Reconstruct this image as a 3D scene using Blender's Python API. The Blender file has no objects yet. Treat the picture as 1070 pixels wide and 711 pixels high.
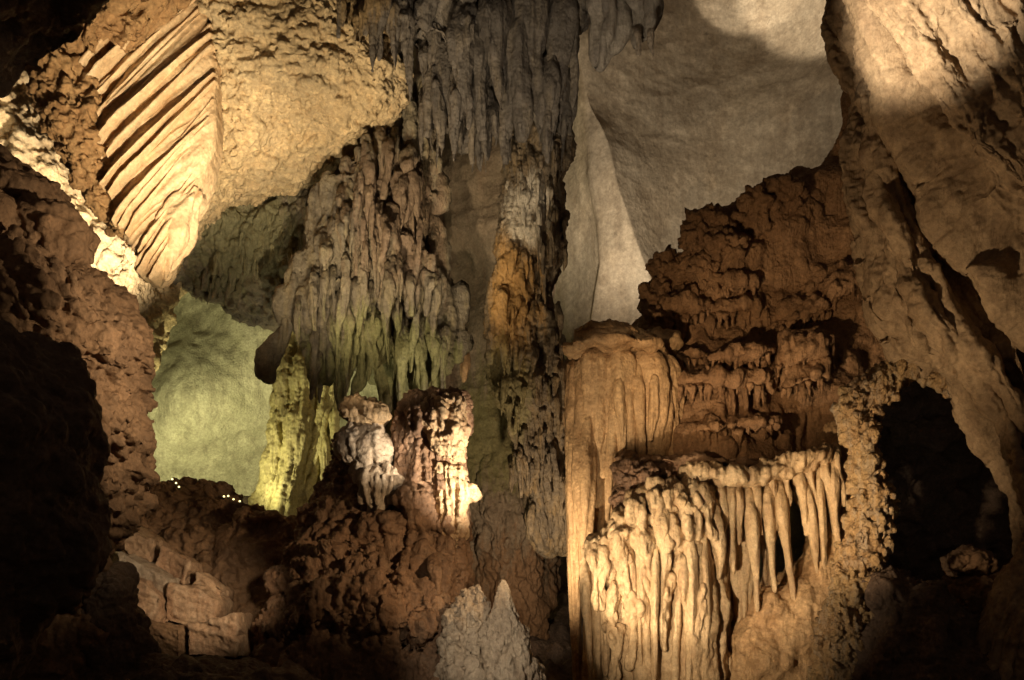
import bpy, math, random
import numpy as np
R = math.radians
S = bpy.context.scene
COL = S.collection
random.seed(7)
F, CX, HY, CH = 1147.0, 535.0, 620.0, 1.6      # focal length in photo pixels, centre column, eye-level row, eye height

def at(px, py, D):
    px = np.asarray(px, float); py = np.asarray(py, float); D = np.asarray(D, float)
    return np.stack([(px-CX)/F*D, D + 0*px, CH + (HY-py)/F*D], -1)

# ------------------------------------------------------------------ noise
_rs = np.random.RandomState(3)
_G = _rs.normal(size=(1024, 3)).astype(np.float32); _G /= np.linalg.norm(_G, axis=1)[:, None]
def gn(P, seed=0):
    P = np.asarray(P, np.float32) + np.float32(seed*17.31)
    I = np.floor(P).astype(np.int64); f = P - I
    w = f*f*f*(f*(f*6-15)+10)
    out = np.zeros(len(P), np.float32)
    for a in (0, 1):
        for b in (0, 1):
            for c in (0, 1):
                h = ((I[:, 0]+a)*73856093) ^ ((I[:, 1]+b)*19349663) ^ ((I[:, 2]+c)*83492791)
                h = (h ^ (h >> 13)) & 1023
                g = _G[h]
                d = g[:, 0]*(f[:, 0]-a) + g[:, 1]*(f[:, 1]-b) + g[:, 2]*(f[:, 2]-c)
                out += d * (w[:, 0] if a else 1-w[:, 0]) * (w[:, 1] if b else 1-w[:, 1]) * (w[:, 2] if c else 1-w[:, 2])
    return out*1.5
def fbm(P, f=1, o=4, seed=0, g=0.5):
    s = 0; a = 1
    for k in range(o):
        s = s + a*gn(P*f, seed+k); f *= 2.03; a *= g
    return s
def bil(P, f=1, o=3, seed=0, g=0.5):             # rounded bumps with sharp creases
    s = 0; a = 1
    for k in range(o):
        s = s + a*(np.abs(gn(P*f, seed+k))*1.6-.4); f *= 2.1; a *= g
    return s
def rid(P, f=1, o=3, seed=0, g=0.5):             # sharp crests
    return -bil(P, f, o, seed, g)
def cells(P, f, seed=0):                         # distance to nearest cell point (knobs / pits)
    P = np.asarray(P, np.float32)*f + seed*7.7
    I = np.floor(P).astype(np.int64); fr = P - I
    best = np.full(len(P), 9., np.float32)
    for a in (-1, 0, 1):
        for b in (-1, 0, 1):
            for c in (-1, 0, 1):
                h = ((I[:, 0]+a)*73856093) ^ ((I[:, 1]+b)*19349663) ^ ((I[:, 2]+c)*83492791)
                h = (h ^ (h >> 11)) & 1023
                g = _G[h]*.5
                d = (a+.5+g[:, 0]-fr[:, 0])**2 + (b+.5+g[:, 1]-fr[:, 1])**2 + (c+.5+g[:, 2]-fr[:, 2])**2
                best = np.minimum(best, d)
    return np.sqrt(best)
def V(P, x=1, y=1, z=1): return np.asarray(P)*np.array([x, y, z])

# ------------------------------------------------------------------ meshes
def grid_mesh(name, X, wrap):
    """X (nv, nu, 3) -> mesh; wrap closes the u direction"""
    nv, nu, _ = X.shape
    me = bpy.data.meshes.new(name)
    me.vertices.add(nv*nu); me.vertices.foreach_set('co', X.reshape(-1).astype(np.float32))
    idx = np.arange(nv*nu).reshape(nv, nu)
    if wrap:
        a = idx[:-1]; b = np.roll(idx, -1, 1)[:-1]; c = np.roll(idx, -1, 1)[1:]; d = idx[1:]
    else:
        a = idx[:-1, :-1]; b = idx[:-1, 1:]; c = idx[1:, 1:]; d = idx[1:, :-1]
    q = np.stack([a, d, c, b], -1).reshape(-1, 4)
    me.loops.add(q.size); me.loops.foreach_set('vertex_index', q.reshape(-1).astype(np.int32))
    me.polygons.add(len(q)); me.polygons.foreach_set('loop_start', np.arange(0, q.size, 4, dtype=np.int32))
    me.polygons.foreach_set('use_smooth', np.ones(len(q), bool))
    me.update(); me.validate()
    return me
def cr(ctrl, n, dens=None):
    """Catmull-Rom resample of control rows (k, m) to n rows"""
    C = np.asarray(ctrl, float); k = len(C)
    if n is None: return C
    t = np.linspace(0, k-1, n) if dens is None else dens*(k-1)
    i = np.clip(np.floor(t).astype(int), 0, k-2); f = (t-i).reshape((-1,)+(1,)*(C.ndim-1))
    p0 = C[np.clip(i-1, 0, k-1)]; p1 = C[i]; p2 = C[i+1]; p3 = C[np.clip(i+2, 0, k-1)]
    return .5*((2*p1)+(-p0+p2)*f+(2*p0-5*p1+4*p2-p3)*f*f+(-p0+3*p1-3*p2+p3)*f**3)
def normals(X, wrap):
    du = (np.roll(X, -1, 1)-np.roll(X, 1, 1)) if wrap else np.gradient(X, axis=1)
    dv = np.gradient(X, axis=0)
    n = np.cross(dv, du); l = np.linalg.norm(n, axis=2, keepdims=True)
    return n/np.maximum(l, 1e-9)

def tag(o, label=None, cat=None, group=None, kind=None):
    if label: o['label'] = label
    if cat: o['category'] = cat
    if group: o['group'] = group
    if kind: o['kind'] = kind
    return o
def empty(name, loc):
    o = bpy.data.objects.new(name, None); COL.objects.link(o); o.location = loc; o.empty_display_size = .2
    return o
SAMP = {}
def link(name, X, wrap, mat, parent=None):
    base = np.array([X[..., 0].mean(), X[..., 1].mean(), X[..., 2].min()])
    me = grid_mesh(name, X-base, wrap)
    o = bpy.data.objects.new(name, me); COL.objects.link(o); me.materials.append(mat)
    if parent:
        o.parent = parent; pl = np.array(parent['_w'][:]) if '_w' in parent else np.array(parent.location)
        o.location = base-pl
    else: o.location = base
    o['_w'] = [float(v) for v in base]
    return o

def body(name, secs, mat, parent=None, res=1.4, disp=(), p=.8, cap=.12, depthpow=1., back=.6):
    """closed rock body: secs = (ax, ay, bx, by, D, T) or (xl, xr, y, D, T)"""
    sc = [s if len(s) == 6 else (s[0], s[2], s[1], s[2], s[3], s[4]) for s in secs]
    C = np.array(sc, float)
    mid = (C[:, 0:2]+C[:, 2:4])/2
    L = np.linalg.norm(np.diff(mid, axis=0), axis=1).sum()
    W = np.linalg.norm(C[:, 0:2]-C[:, 2:4], axis=1).max()
    nv = int(max(12, min(900, L/res))); nf = int(max(14, min(700, W*1.25/res))); nb = max(6, nf//4)
    R_ = cr(C, nv)
    R_[:, 5] = np.maximum(R_[:, 5], .01)
    th = np.concatenate([np.linspace(np.pi, 2*np.pi, nf, endpoint=False), np.linspace(0, np.pi, nb, endpoint=False)])
    if p == 'box':
        m_ = np.maximum(np.abs(np.cos(th)), np.abs(np.sin(th)))**.9; cu = np.cos(th)/m_; sv = np.sin(th)/m_
    else: cu = np.sign(np.cos(th))*np.abs(np.cos(th))**p; sv = np.sign(np.sin(th))*np.abs(np.sin(th))**p
    sv = np.where(sv > 0, sv*back, sv)
    A = at(R_[:, 0], R_[:, 1], R_[:, 4]); B = at(R_[:, 2], R_[:, 3], R_[:, 4])
    ctr = (A+B)/2; H = (B-A)/2
    s = np.concatenate([[0], np.cumsum(np.linalg.norm(np.diff(ctr, axis=0), axis=1))])
    # rounded ends
    nc = max(3, int(nv*cap)); k = np.ones(nv)
    e = np.sqrt(np.clip(1-(1-np.arange(nc)/nc)**2, 0, 1)); k[:nc] = np.maximum(e, .02); k[-nc:] = np.minimum(k[-nc:], np.maximum(e[::-1], .02))
    X = ctr[:, None]+H[:, None]*cu[None, :, None]*k[:, None, None]
    X[:, :, 1] += R_[:, 5][:, None]*sv[None]*k[:, None]
    Wm = np.linalg.norm(H, axis=1).mean(); Tm = R_[:, 5].mean()
    Q = np.stack([np.broadcast_to(cu*Wm, (nv, len(th))), np.broadcast_to(sv*Tm, (nv, len(th))), np.broadcast_to(s[:, None], (nv, len(th)))], -1).reshape(-1, 3)
    for fn in disp:
        N = normals(X, True)
        P = X.reshape(-1, 3)
        d = fn(P, Q)
        d = np.asarray(d).reshape(nv, -1)*np.minimum(1, .25+k)[:, None]
        X = X+N*d[..., None]
    X[0] = X[0].mean(0); X[-1] = X[-1].mean(0)
    o = link(name, X, True, mat, parent)
    return o, X
def sheet(name, rows, mat, nu, nv, disp=(), parent=None):
    """open wall sheet from a control grid of (px, py, D)"""
    C = np.array(rows, float)
    G = cr(C, nv); G = np.swapaxes(cr(np.swapaxes(G, 0, 1), nu), 0, 1)
    X = at(G[..., 0], G[..., 1], G[..., 2])
    for fn in disp:
        N = normals(X, False); P = X.reshape(-1, 3)
        X = X+N*np.asarray(fn(P, P)).reshape(nv, nu)[..., None]
    return link(name, X, False, mat, parent), X
class Front:
    """nearest surface distance of a mesh seen along each column/row, used to root hanging parts on the rock"""
    def __init__(s, X, c=5):
        P = X.reshape(-1, 3); s.c = c; s.d = {}
        px = CX+P[:, 0]/P[:, 1]*F; py = HY-(P[:, 2]-CH)/P[:, 1]*F
        for a, b, y in zip((px//c).astype(int), (py//c).astype(int), P[:, 1]):
            k = (a, b)
            if y < s.d.get(k, 1e9): s.d[k] = y
    def __call__(s, px, py): return s.d.get((int(px//s.c), int(py//s.c)))
def stal(name, x, y0, y1, w, D, mat, parent=None, lean=0, amp=.3, tip=.18, seed=None, depth=None, pw=.75, res=1.5, fine=1, zs=.12, root=.22):
    """hanging or standing tapered dripstone from row y0 (root) to row y1 (tip)"""
    seed = random.random()*900 if seed is None else seed
    n = 7; secs = []
    for i in range(n):
        t = i/(n-1)
        ww = w*((1-t)**pw*(1-tip)+tip)*(1+.22*math.sin(seed+t*7.3))*(1, .93)[i < 2]*(1 if i else .6)
        xx = x+lean*t+w*.12*math.sin(seed*1.7+t*5)
        secs.append((xx-ww/2, xx+ww/2, y0+(y1-y0)*t, D+root*max(0, 1-t*3.5), max(.012, (depth or 1)*ww/2/F*D)))
    sg = float(seed); m = w/F*D
    return body(name, secs, mat, parent, res=res, p=1., cap=.06, back=1, disp=[
        lambda P, Q: amp*m*(bil(V(P, 1, 1, zs)+sg, 1.5/m, 2)),
        lambda P, Q: .065*m*fine*fbm(V(P, 1, 1, .6), 3.2/m, 2, 5)])[0]

# ------------------------------------------------------------------ materials
def rock(name, a, b, c, scale=1., streak=.5, bump=.35, rough=.75, spec=.25, patches=(), fine=1., bs=1., strd=(1, 1, 1)):
    m = bpy.data.materials.new(name); m.use_nodes = True
    nt = m.node_tree; N = nt.nodes; Lk = nt.links
    bs_ = N['Principled BSDF']
    geo = N.new('ShaderNodeNewGeometry')
    def noise(sc, det=6, rgh=.6, vec=None, dist=0):
        n = N.new('ShaderNodeTexNoise'); n.inputs['Scale'].default_value = sc; n.inputs['Detail'].default_value = det
        n.inputs['Roughness'].default_value = rgh; n.inputs['Distortion'].default_value = dist
        Lk.new(vec or geo.outputs['Position'], n.inputs['Vector']); return n.outputs[0]
    def ramp(v, lo, hi, a0=0., a1=1.):
        r = N.new('ShaderNodeMapRange'); r.inputs[1].default_value = lo; r.inputs[2].default_value = hi
        r.inputs[3].default_value = a0; r.inputs[4].default_value = a1; Lk.new(v, r.inputs[0]); return r.outputs[0]
    def mix(f, x, y, mode='MIX'):
        n = N.new('ShaderNodeMix'); n.data_type = 'RGBA'; n.blend_type = mode
        if isinstance(f, float): n.inputs[0].default_value = f
        else: Lk.new(f, n.inputs[0])
        for s_, v in ((6, x), (7, y)):
            if isinstance(v, tuple): n.inputs[s_].default_value = (*v, 1)
            else: Lk.new(v, n.inputs[s_])
        return n.outputs[2]
    def mul(x, y):
        n = N.new('ShaderNodeMath'); n.operation = 'MULTIPLY'; Lk.new(x, n.inputs[0])
        if isinstance(y, float): n.inputs[1].default_value = y
        else: Lk.new(y, n.inputs[1])
        return n.outputs[0]
    mp = N.new('ShaderNodeMapping'); mp.inputs['Scale'].default_value = (5, 5, .7); Lk.new(geo.outputs['Position'], mp.inputs[0])
    col = mix(ramp(noise(1.1*scale, 5, .6, dist=.4), .38, .62), a, b)
    col = mix(mul(ramp(noise(1.2*scale, 5, .65, mp.outputs[0]), .48, .66), float(streak)), col, c)
    col = mix(mul(ramp(noise(5*scale, 6, .7), .5, .72), .45), col, tuple(min(1, v*1.7) for v in a))
    for (px, py, D, rx, rz, pc, st) in patches:
        q = at(px, py, D)
        sb = N.new('ShaderNodeVectorMath'); sb.operation = 'SUBTRACT'; Lk.new(geo.outputs['Position'], sb.inputs[0]); sb.inputs[1].default_value = tuple(q)
        ml = N.new('ShaderNodeVectorMath'); ml.operation = 'MULTIPLY'; Lk.new(sb.outputs[0], ml.inputs[0]); k1 = F/D
        ml.inputs[1].default_value = (k1/rx, .35, k1/rz)
        ln = N.new('ShaderNodeVectorMath'); ln.operation = 'LENGTH'; Lk.new(ml.outputs[0], ln.inputs[0])
        ad = N.new('ShaderNodeMath'); ad.operation = 'ADD'; Lk.new(ln.outputs['Value'], ad.inputs[0]); Lk.new(ramp(noise(1.1, 6, .75, mp.outputs[0]), .3, .7, -.6, .6), ad.inputs[1])
        col = mix(mul(ramp(ad.outputs[0], 1.1, .6), float(st)), col, pc)
    fn = ramp(noise(24*fine, 8, .82), .3, .7, .58, 1.34)
    sp = ramp(noise(13*fine, 4, .7, dist=.6), .62, .70); col = mix(mul(sp, .5), col, tuple(v*.35 for v in b))
    cv = N.new('ShaderNodeCombineColor')
    for i in range(3): Lk.new(fn, cv.inputs[i])
    col = mix(1., col, cv.outputs[0], 'MULTIPLY')
    Lk.new(col, bs_.inputs['Base Color'])
    Lk.new(ramp(noise(9, 3), .35, .65, rough-.15, rough+.12), bs_.inputs['Roughness'])
    bs_.inputs['Specular IOR Level'].default_value = spec
    bp = N.new('ShaderNodeBump'); bp.inputs['Strength'].default_value = bump; bp.inputs['Distance'].default_value = .03*bs
    Lk.new(noise(12*fine, 12, .80), bp.inputs['Height'])
    b3 = N.new('ShaderNodeBump'); b3.inputs['Strength'].default_value = min(1, bump*1.4*(1 if streak > .42 else .3)); b3.inputs['Distance'].default_value = .042
    Lk.new(noise(5, 6, .7, mp.outputs[0]), b3.inputs['Height']); Lk.new(b3.outputs[0], bp.inputs['Normal'])
    b2 = N.new('ShaderNodeBump'); b2.inputs['Strength'].default_value = bump; b2.inputs['Distance'].default_value = .014*bs
    vo = N.new('ShaderNodeTexVoronoi'); vo.inputs['Scale'].default_value = 26*fine; Lk.new(geo.outputs['Position'], vo.inputs['Vector'])
    Lk.new(vo.outputs['Distance'], b2.inputs['Height']); Lk.new(bp.outputs[0], b2.inputs['Normal'])
    Lk.new(b2.outputs[0], bs_.inputs['Normal'])
    return m
M = {}
M['cream'] = rock('cream_limestone', (.50, .36, .19), (.43, .32, .18), (.40, .24, .10), 1.2, .35, .6)
M['drape'] = rock('drapery_calcite', (.60, .43, .245), (.54, .36, .19), (.42, .23, .10), 1, .35, .3, .6, .35)
M['tan'] = rock('tan_flowstone', (.44, .28, .135), (.36, .21, .095), (.28, .15, .06), 1.2, .5, .4, .65, .35)
M['curt'] = rock('golden_flowstone', (.52, .365, .20), (.43, .28, .14), (.27, .145, .065), 1.3, .55, .45, .6, .4)
M['red'] = rock('rusty_limestone', (.29, .16, .075), (.20, .105, .048), (.35, .20, .10), 1.6, .5, .6, .75, .25)
M['brown'] = rock('brown_limestone', (.24, .14, .075), (.17, .10, .055), (.29, .17, .09), 1.1, .4, .6)
M['rib'] = rock('ochre_limestone', (.36, .25, .145), (.25, .165, .09), (.18, .11, .06), 1, .55, .32, bs=1.3, fine=.8)
M['grey'] = rock('grey_stalactite_rock', (.16, .13, .10), (.10, .08, .06), (.26, .20, .13), 1.3, .6, .6, .6, .4,
                 patches=[(385, 40, 12.4, 35, 40, (.34, .22, .09), .8)])
M['moss'] = rock('mossy_stalactite_rock', (.22, .175, .11), (.135, .108, .075), (.29, .225, .12), 1.5, .7, .6, .65, .35,
                 patches=[(420, 230, 13, 60, 90, (.22, .13, .075), .6), (410, 385, 13, 90, 50, (.27, .26, .09), .7), (260, 260, 14.3, 70, 60, (.20, .185, .085), .7)])
M['pillar'] = rock('stained_flowstone', (.21, .15, .085), (.13, .095, .06), (.27, .17, .07), 1.6, .7, .6, .6, .4,
                   patches=[(535, 320, 13, 28, 70, (.42, .22, .06), .8), (552, 228, 12.8, 24, 38, (.66, .56, .42), .95), (520, 420, 13, 40, 60, (.24, .20, .07), .6)])
M['green'] = rock('pale_green_wall_rock', (.42, .38, .26), (.34, .31, .20), (.20, .17, .11), .8, .75, .4)
M['yellow'] = rock('algae_flowstone', (.42, .36, .13), (.33, .27, .10), (.19, .145, .06), 1.4, .6, .45, .6, .35)
M['smooth'] = rock('smooth_ceiling_rock', (.46, .37, .26), (.37, .285, .19), (.22, .155, .095), .9, .41, .3, fine=.6)
M['boulder'] = rock('brown_boulder_rock', (.25, .145, .075), (.17, .098, .052), (.30, .19, .11), 1.3, .3, .7)
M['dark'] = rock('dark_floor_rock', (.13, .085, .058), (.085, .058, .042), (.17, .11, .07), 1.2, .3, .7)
M['totem'] = rock('totem_calcite', (.44, .29, .15), (.30, .18, .09), (.52, .38, .22), 1.8, .6, .5, .55, .45)
M['totemdk'] = rock('rusty_mound_rock', (.23, .125, .065), (.155, .085, .045), (.30, .19, .11), 1.6, .5, .6, .6, .4)
M['white'] = rock('grey_white_calcite', (.42, .32, .22), (.28, .20, .13), (.55, .45, .33), 2, .5, .6, .55, .45)
M['slab'] = rock('pale_rubble_rock', (.34, .22, .13), (.26, .15, .085), (.45, .34, .23), 2, .4, .5)
M['crust'] = rock('orange_crust_rock', (.33, .19, .08), (.25, .135, .055), (.40, .26, .12), 2, .4, .7)
M['pale'] = rock('pale_grey_stalactite_rock', (.34, .28, .21), (.22, .18, .14), (.42, .35, .26), 1.6, .5, .5, .6, .4)
M['rim'] = rock('crusted_rim_rock', (.42, .27, .12), (.33, .195, .085), (.38, .34, .28), 2, .5, .8, .6, .4)

# ------------------------------------------------------------------ setting
def st(o): return tag(o, kind='structure')
o, _ = sheet('cave_wall', [[(px, py, 20+.8*math.sin(px*.013+py*.02)-(1.5 if px < 100 else 0)) for px in (-500, -100, 100, 200, 300, 450, 700, 950, 1150, 1600)] for py in (-300, 0, 150, 300, 420, 540, 650, 900)],
             M['green'], 420, 330, [lambda P, Q: .25*fbm(V(P, 1, 1, .7), .3, 2, 1), lambda P, Q: .06*rid(V(P@np.array([[.7, 0, .7], [0, 1, 0], [-.7, 0, .7]]), .25, .25, 1.2), .9, 3, 4)+.035*fbm(P, 3, 3, 8)])
st(o)
o, _ = sheet('cave_wall', [[(px, py, D) for px, D in zip((400, 430, 460, 500, 540, 564, 580), (15.8, 15.2, 15.3, 14.9, 14.7, 15.2, 16.6))] for py in (-20, 60, 130, 220, 300, 380, 440, 520, 600, 700, 850)],
             rock('brown_wall_rock', (.26, .19, .125), (.20, .145, .09), (.17, .105, .06), 1, .5, .45, patches=[(520, 450, 14.8, 55, 70, (.20, .17, .055), .7), (570, 640, 14.6, 90, 90, (.25, .13, .06), .8)]),
             340, 700, [lambda P, Q: .22*fbm(V(P, 1, 1, .8), .8, 3, 2),
                        lambda P, Q: np.clip((4.0-P[:, 2])/1.2, 0.12, 1)*(.14*bil(V(P, 1, 1, .45), 2.2, 4, 5)+.05*fbm(P, 7, 3, 9))+.02*rid(V(P, .5, .5, 1.5), 2, 2, 4)])
st(o)
def facets(P, Q):
    x = P[:, 0]; z = P[:, 2]
    r1 = (x-1.75)+.32*(z-7.3)
    h = 1.25*np.abs(r1+.12*gn(P*.8, 3))*np.exp(-np.maximum(r1, 0)*.6)*.45
    return -h
o, _ = sheet('cave_ceiling', [[(px, py, D+(py-150)*-.0015) for px, D in zip((500, 560, 610, 660, 720, 780, 840, 900, 980, 1100), (17.5, 17, 16.5, 16.6, 16.9, 17, 16.6, 15.8, 14.8, 14))] for py in (-320, -150, 0, 80, 160, 240, 310, 360, 392)],
             M['smooth'], 420, 420, [lambda P, Q: .30*fbm(P, .35, 2, 12), facets, lambda P, Q: .05*rid(V(P, .6, .6, 1.), .9, 3, 6)*np.clip(gn(P*.5, 2)+.4, 0, 1)+.012*fbm(P, 2.5, 3, 8)])
st(o)
def floor_rows():
    rows = []
    for D in (2, 4, 6, 8, 9.5, 11, 13, 15, 18, 22):
        row = []
        for X_ in (-14, -9, -6, -4, -2.5, -1, .5, 2, 3.5, 5, 8, 14):
            z = -.4+max(0, D-7)*.17+.25*math.sin(X_*1.3+D)+(max(0, D-9)*.12 if X_ < -1 else 0)
            row.append((CX+X_/D*F, HY-(z-CH)/D*F, D))
        rows.append(row)
    return rows
rows = floor_rows()
Cg = np.array(rows); W_ = at(Cg[..., 0], Cg[..., 1], Cg[..., 2])
G_ = cr(W_, 420); G_ = np.swapaxes(cr(np.swapaxes(G_, 0, 1), 420), 0, 1)
for fn in (lambda P: .25*bil(P, .9, 3, 3), lambda P: .10*bil(P, 2.5, 3, 6)+.03*fbm(P, 9, 2, 3)):
    G_ = G_-normals(G_, False)*0; G_[..., 2] += fn(G_.reshape(-1, 3)).reshape(420, 420)
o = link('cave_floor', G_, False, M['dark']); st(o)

# ------------------------------------------------------------------ rock formations
lump = lambda a, f, o=3, seed=0, z=1: (lambda P, Q: a*bil(V(P, 1, 1, z), f, o, seed))
rough = lambda a, f, o=3, seed=0: (lambda P, Q: a*fbm(P, f, o, seed))
knob = lambda a, f, seed=0: (lambda P, Q: a*(.55-cells(P, f, seed)))
def flute(a, f, stretch=.15, seed=0, warp=.15, o=2):
    def fn(P, Q):
        q = Q.copy(); q[:, 0] = q[:, 0]+warp*gn(V(Q, 1, 1, .8), seed+9); q[:, 2] *= stretch
        return a*bil(q, f, o, seed, .45)
    return fn
def tiers(a, f, seed=0, lob=.35):
    """overhanging drip tiers: each step swells outward then cuts back in"""
    def fn(P, Q):
        t = P[:, 2]*f+lob*gn(V(P, 2.2, 2.2, .5), seed)+lob*.8*np.abs(gn(V(P, 6, 6, .4), seed+2))+.6*gn(P*.6, seed+5)
        t = t-np.floor(t)
        return a*(np.clip(t*5, 0, 1)*(1-.75*t))
    return fn
def thing(name, label, cat, px, py, D, group=None):
    e = empty(name, at(px, py, D)); e['_w'] = [float(v) for v in at(px, py, D)]
    return tag(e, label, cat, group)

# far left pale wall rock behind the boulder
o, _ = body('rock_wall', [(-120, 30, 40, 14.2, .5), (-120, 62, 80, 14.2, .8), (-120, 100, 140, 14.2, 1), (-110, 130, 200, 14.3, 1), (-100, 178, 270, 14.4, 1), (-90, 172, 320, 14.6, 1), (-80, 158, 380, 14.8, 1), (-60, 140, 440, 15, .8)],
            M['cream'], res=1.6, disp=[rough(.25, .8), lump(.10, 2.6, 4, 3), knob(.07, 6), rough(.03, 14, 2)])
tag(o, 'pale crumbly rock wall rising behind the brown boulder at the left edge', 'rock wall')
# cream ceiling bulge
o, _ = body('ceiling_bulge', [(190, 380, -60, 12.6, .9), (195, 368, 0, 12.6, 1.0), (205, 400, 40, 12.7, 1.1), (212, 414, 80, 12.8, 1.1), (212, 412, 108, 12.9, 1.1), (205, 388, 145, 13.1, 1), (195, 352, 172, 13.3, .9), (175, 300, 200, 13.5, .8), (150, 238, 235, 13.8, .7), (125, 200, 275, 14, .6), (115, 172, 315, 14.2, .5), (125, 152, 350, 14.4, .4)],
            M['cream'], res=1.3, p=.85, disp=[rough(.22, .7, 3, 4), lump(.11, 1.9, 4, 7), lump(.05, 6, 3, 2), knob(.03, 11), rough(.018, 22, 2)])
tag(o, 'broad cream coloured bulging rock face with a grainy crust right of the fluted drapery', 'rock face')
# drapery: sections run along each pleat, pleats stack down the page
def pleat(a, f, seed):
    def fn(P, Q):
        q = np.stack([Q[:, 0]*.12, Q[:, 1]*.1, Q[:, 2]*(1-.12*Q[:, 0])+.05*gn(Q*1.2, seed)], -1)
        n = gn(q*f, seed); n2 = gn(q*f*2.3, seed+4)
        fade = np.clip(.65-.35*Q[:, 0]/(np.abs(Q[:, 0]).max()), .3, 1)
        return a*fade*((1-np.abs(n)*2.6)+.4*(1-np.abs(n2)*2.6))
    return fn
dr = thing('fluted_drapery', 'pale orange drapery formation with long diagonal pleats hanging at the upper left', 'cave drapery', 165, 290, 11.6)
body('pleated_sheet', [(108, 60, 190, -50, 12.05, .14), (102, 115, 210, -12, 11.95, .14), (106, 150, 219, 24, 11.9, .14), (112, 184, 226, 58, 11.88, .14), (122, 216, 229, 90, 11.88, .14), (134, 244, 229, 122, 11.88, .14), (146, 266, 226, 154, 11.9, .14), (156, 286, 215, 188, 11.95, .12), (162, 300, 198, 226, 12.0, .1)],
     M['drape'], dr, res=1., p=.5, cap=.05, back=3, disp=[pleat(.05, 5, 3), rough(.04, 1.3, 2), rough(.008, 12, 2)])
random.seed(4)
NB = 34
for i in range(NB):
    t = min(1, max(0, (i+random.uniform(-.75, .75))/(NB-1)))
    bx = np.interp(t, [0, .3, .6, 1], [196, 222, 228, 204]); by = np.interp(t, [0, .2, .6, 1], [-34, 8, 88, 210])
    ax = np.interp(t, [0, .2, .45, .75, 1], [96, 102, 112, 134, 160])+random.uniform(-9, 7); ay = np.interp(t, [0, .2, .45, .75, 1], [70, 128, 186, 248, 300])+random.uniform(-4, 4)
    dx, dy = ax-bx, ay-by; L_ = math.hypot(dx, dy); nx, ny = -dy/L_, dx/L_
    secs = []; bow = random.uniform(-3, 3); wd = random.uniform(1.3, 3.2); tt_ = random.uniform(.06, .30)
    for k in range(7):
        q = k/6; cx = bx+dx*q+nx*bow*math.sin(q*3.1); cy = by+dy*q+ny*bow*math.sin(q*3.1)
        w_ = wd*(.55+.7*q)*(1 if k < 6 else .5)
        secs.append((cx-nx*w_, cy-ny*w_, cx+nx*w_, cy+ny*w_, 11.84, tt_*(.35+.9*q**.8)*(1 if k < 6 else .75)))
    body('drapery_blade', secs, M['drape'], dr, res=1.1, p=1., cap=.03, back=1, disp=[
        lambda P, Q: .018*fbm(V(Q, 1, 1, .5)+i*3.1, 5, 2, i), lambda P, Q: .022*fbm(P, 9, 2, i)*np.clip(Q[:, 2]/max(Q[:, 2].max(), .1)*2.2-1.2, 0.05, 1)])
body('crusted_edge', [(58, 100, 0, 12.1, .5), (42, 112, 45, 12.1, .6), (42, 118, 85, 12.1, .6), (52, 116, 125, 12, .6), (66, 120, 165, 12, .55), (94, 128, 200, 12, .4), (114, 140, 235, 12, .3), (124, 146, 262, 12, .25)],
     M['crust'], dr, res=1.2, disp=[rough(.12, 1.5), knob(.17, 3.6, 2), lump(.08, 6, 3, 4), rough(.03, 14, 2)])
body('pointed_flap', [(190, 215, 202, 11.9, .2), (166, 206, 228, 11.9, .25), (158, 200, 255, 11.9, .22), (160, 186, 278, 11.9, .16), (165, 176, 292, 11.9, .08)],
     M['drape'], dr, res=1.1, disp=[flute(.07, 7, .15, 3), rough(.02, 8)])
body('curled_lip', [(80, 26, 92, -40, 11.7, .2), (88, 40, 130, -24, 11.6, .2), (104, 46, 175, -14, 11.6, .2), (126, 40, 205, -4, 11.7, .16)],
     M['crust'], dr, res=1.0, p=.5, disp=[pleat(.12, 3.2, 13), lump(.10, 3.5, 3, 5), rough(.05, 4), rough(.012, 14, 2)])
# dark overhang top left
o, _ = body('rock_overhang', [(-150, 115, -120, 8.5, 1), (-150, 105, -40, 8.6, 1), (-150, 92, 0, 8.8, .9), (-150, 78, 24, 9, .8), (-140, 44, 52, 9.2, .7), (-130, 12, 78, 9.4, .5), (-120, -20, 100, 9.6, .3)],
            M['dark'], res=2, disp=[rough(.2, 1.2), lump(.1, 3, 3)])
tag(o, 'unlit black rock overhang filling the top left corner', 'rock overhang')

# brown boulder, left
bl = thing('boulder', 'big brown ribbed boulder with knobs on top at the left edge', 'boulder', 20, 640, 7.8)
body('boulder_body', [(-160, 20, 262, 8, .9), (-170, 88, 280, 8, 1.1), (-170, 118, 302, 7.9, 1.3), (-170, 146, 345, 7.8, 1.4), (-170, 158, 375, 7.8, 1.4), (-170, 150, 410, 7.8, 1.4), (-170, 148, 450, 7.8, 1.3), (-170, 136, 500, 7.9, 1.2), (-170, 128, 550, 7.9, 1.1), (-150, 92, 590, 7.9, 1), (-150, 66, 625, 7.9, .9), (-140, 40, 665, 7.9, .7)],
     M['boulder'], bl, res=1.3, disp=[rough(.12, 1), lambda P, Q: .09*bil(V(P@np.array([[.75, 0, -.66], [0, 1, 0], [.66, 0, .75]]), 2.6, 2, .7), 2.1, 3, 5), lump(.05, 5, 3, 2), rough(.015, 16, 2)])
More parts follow.
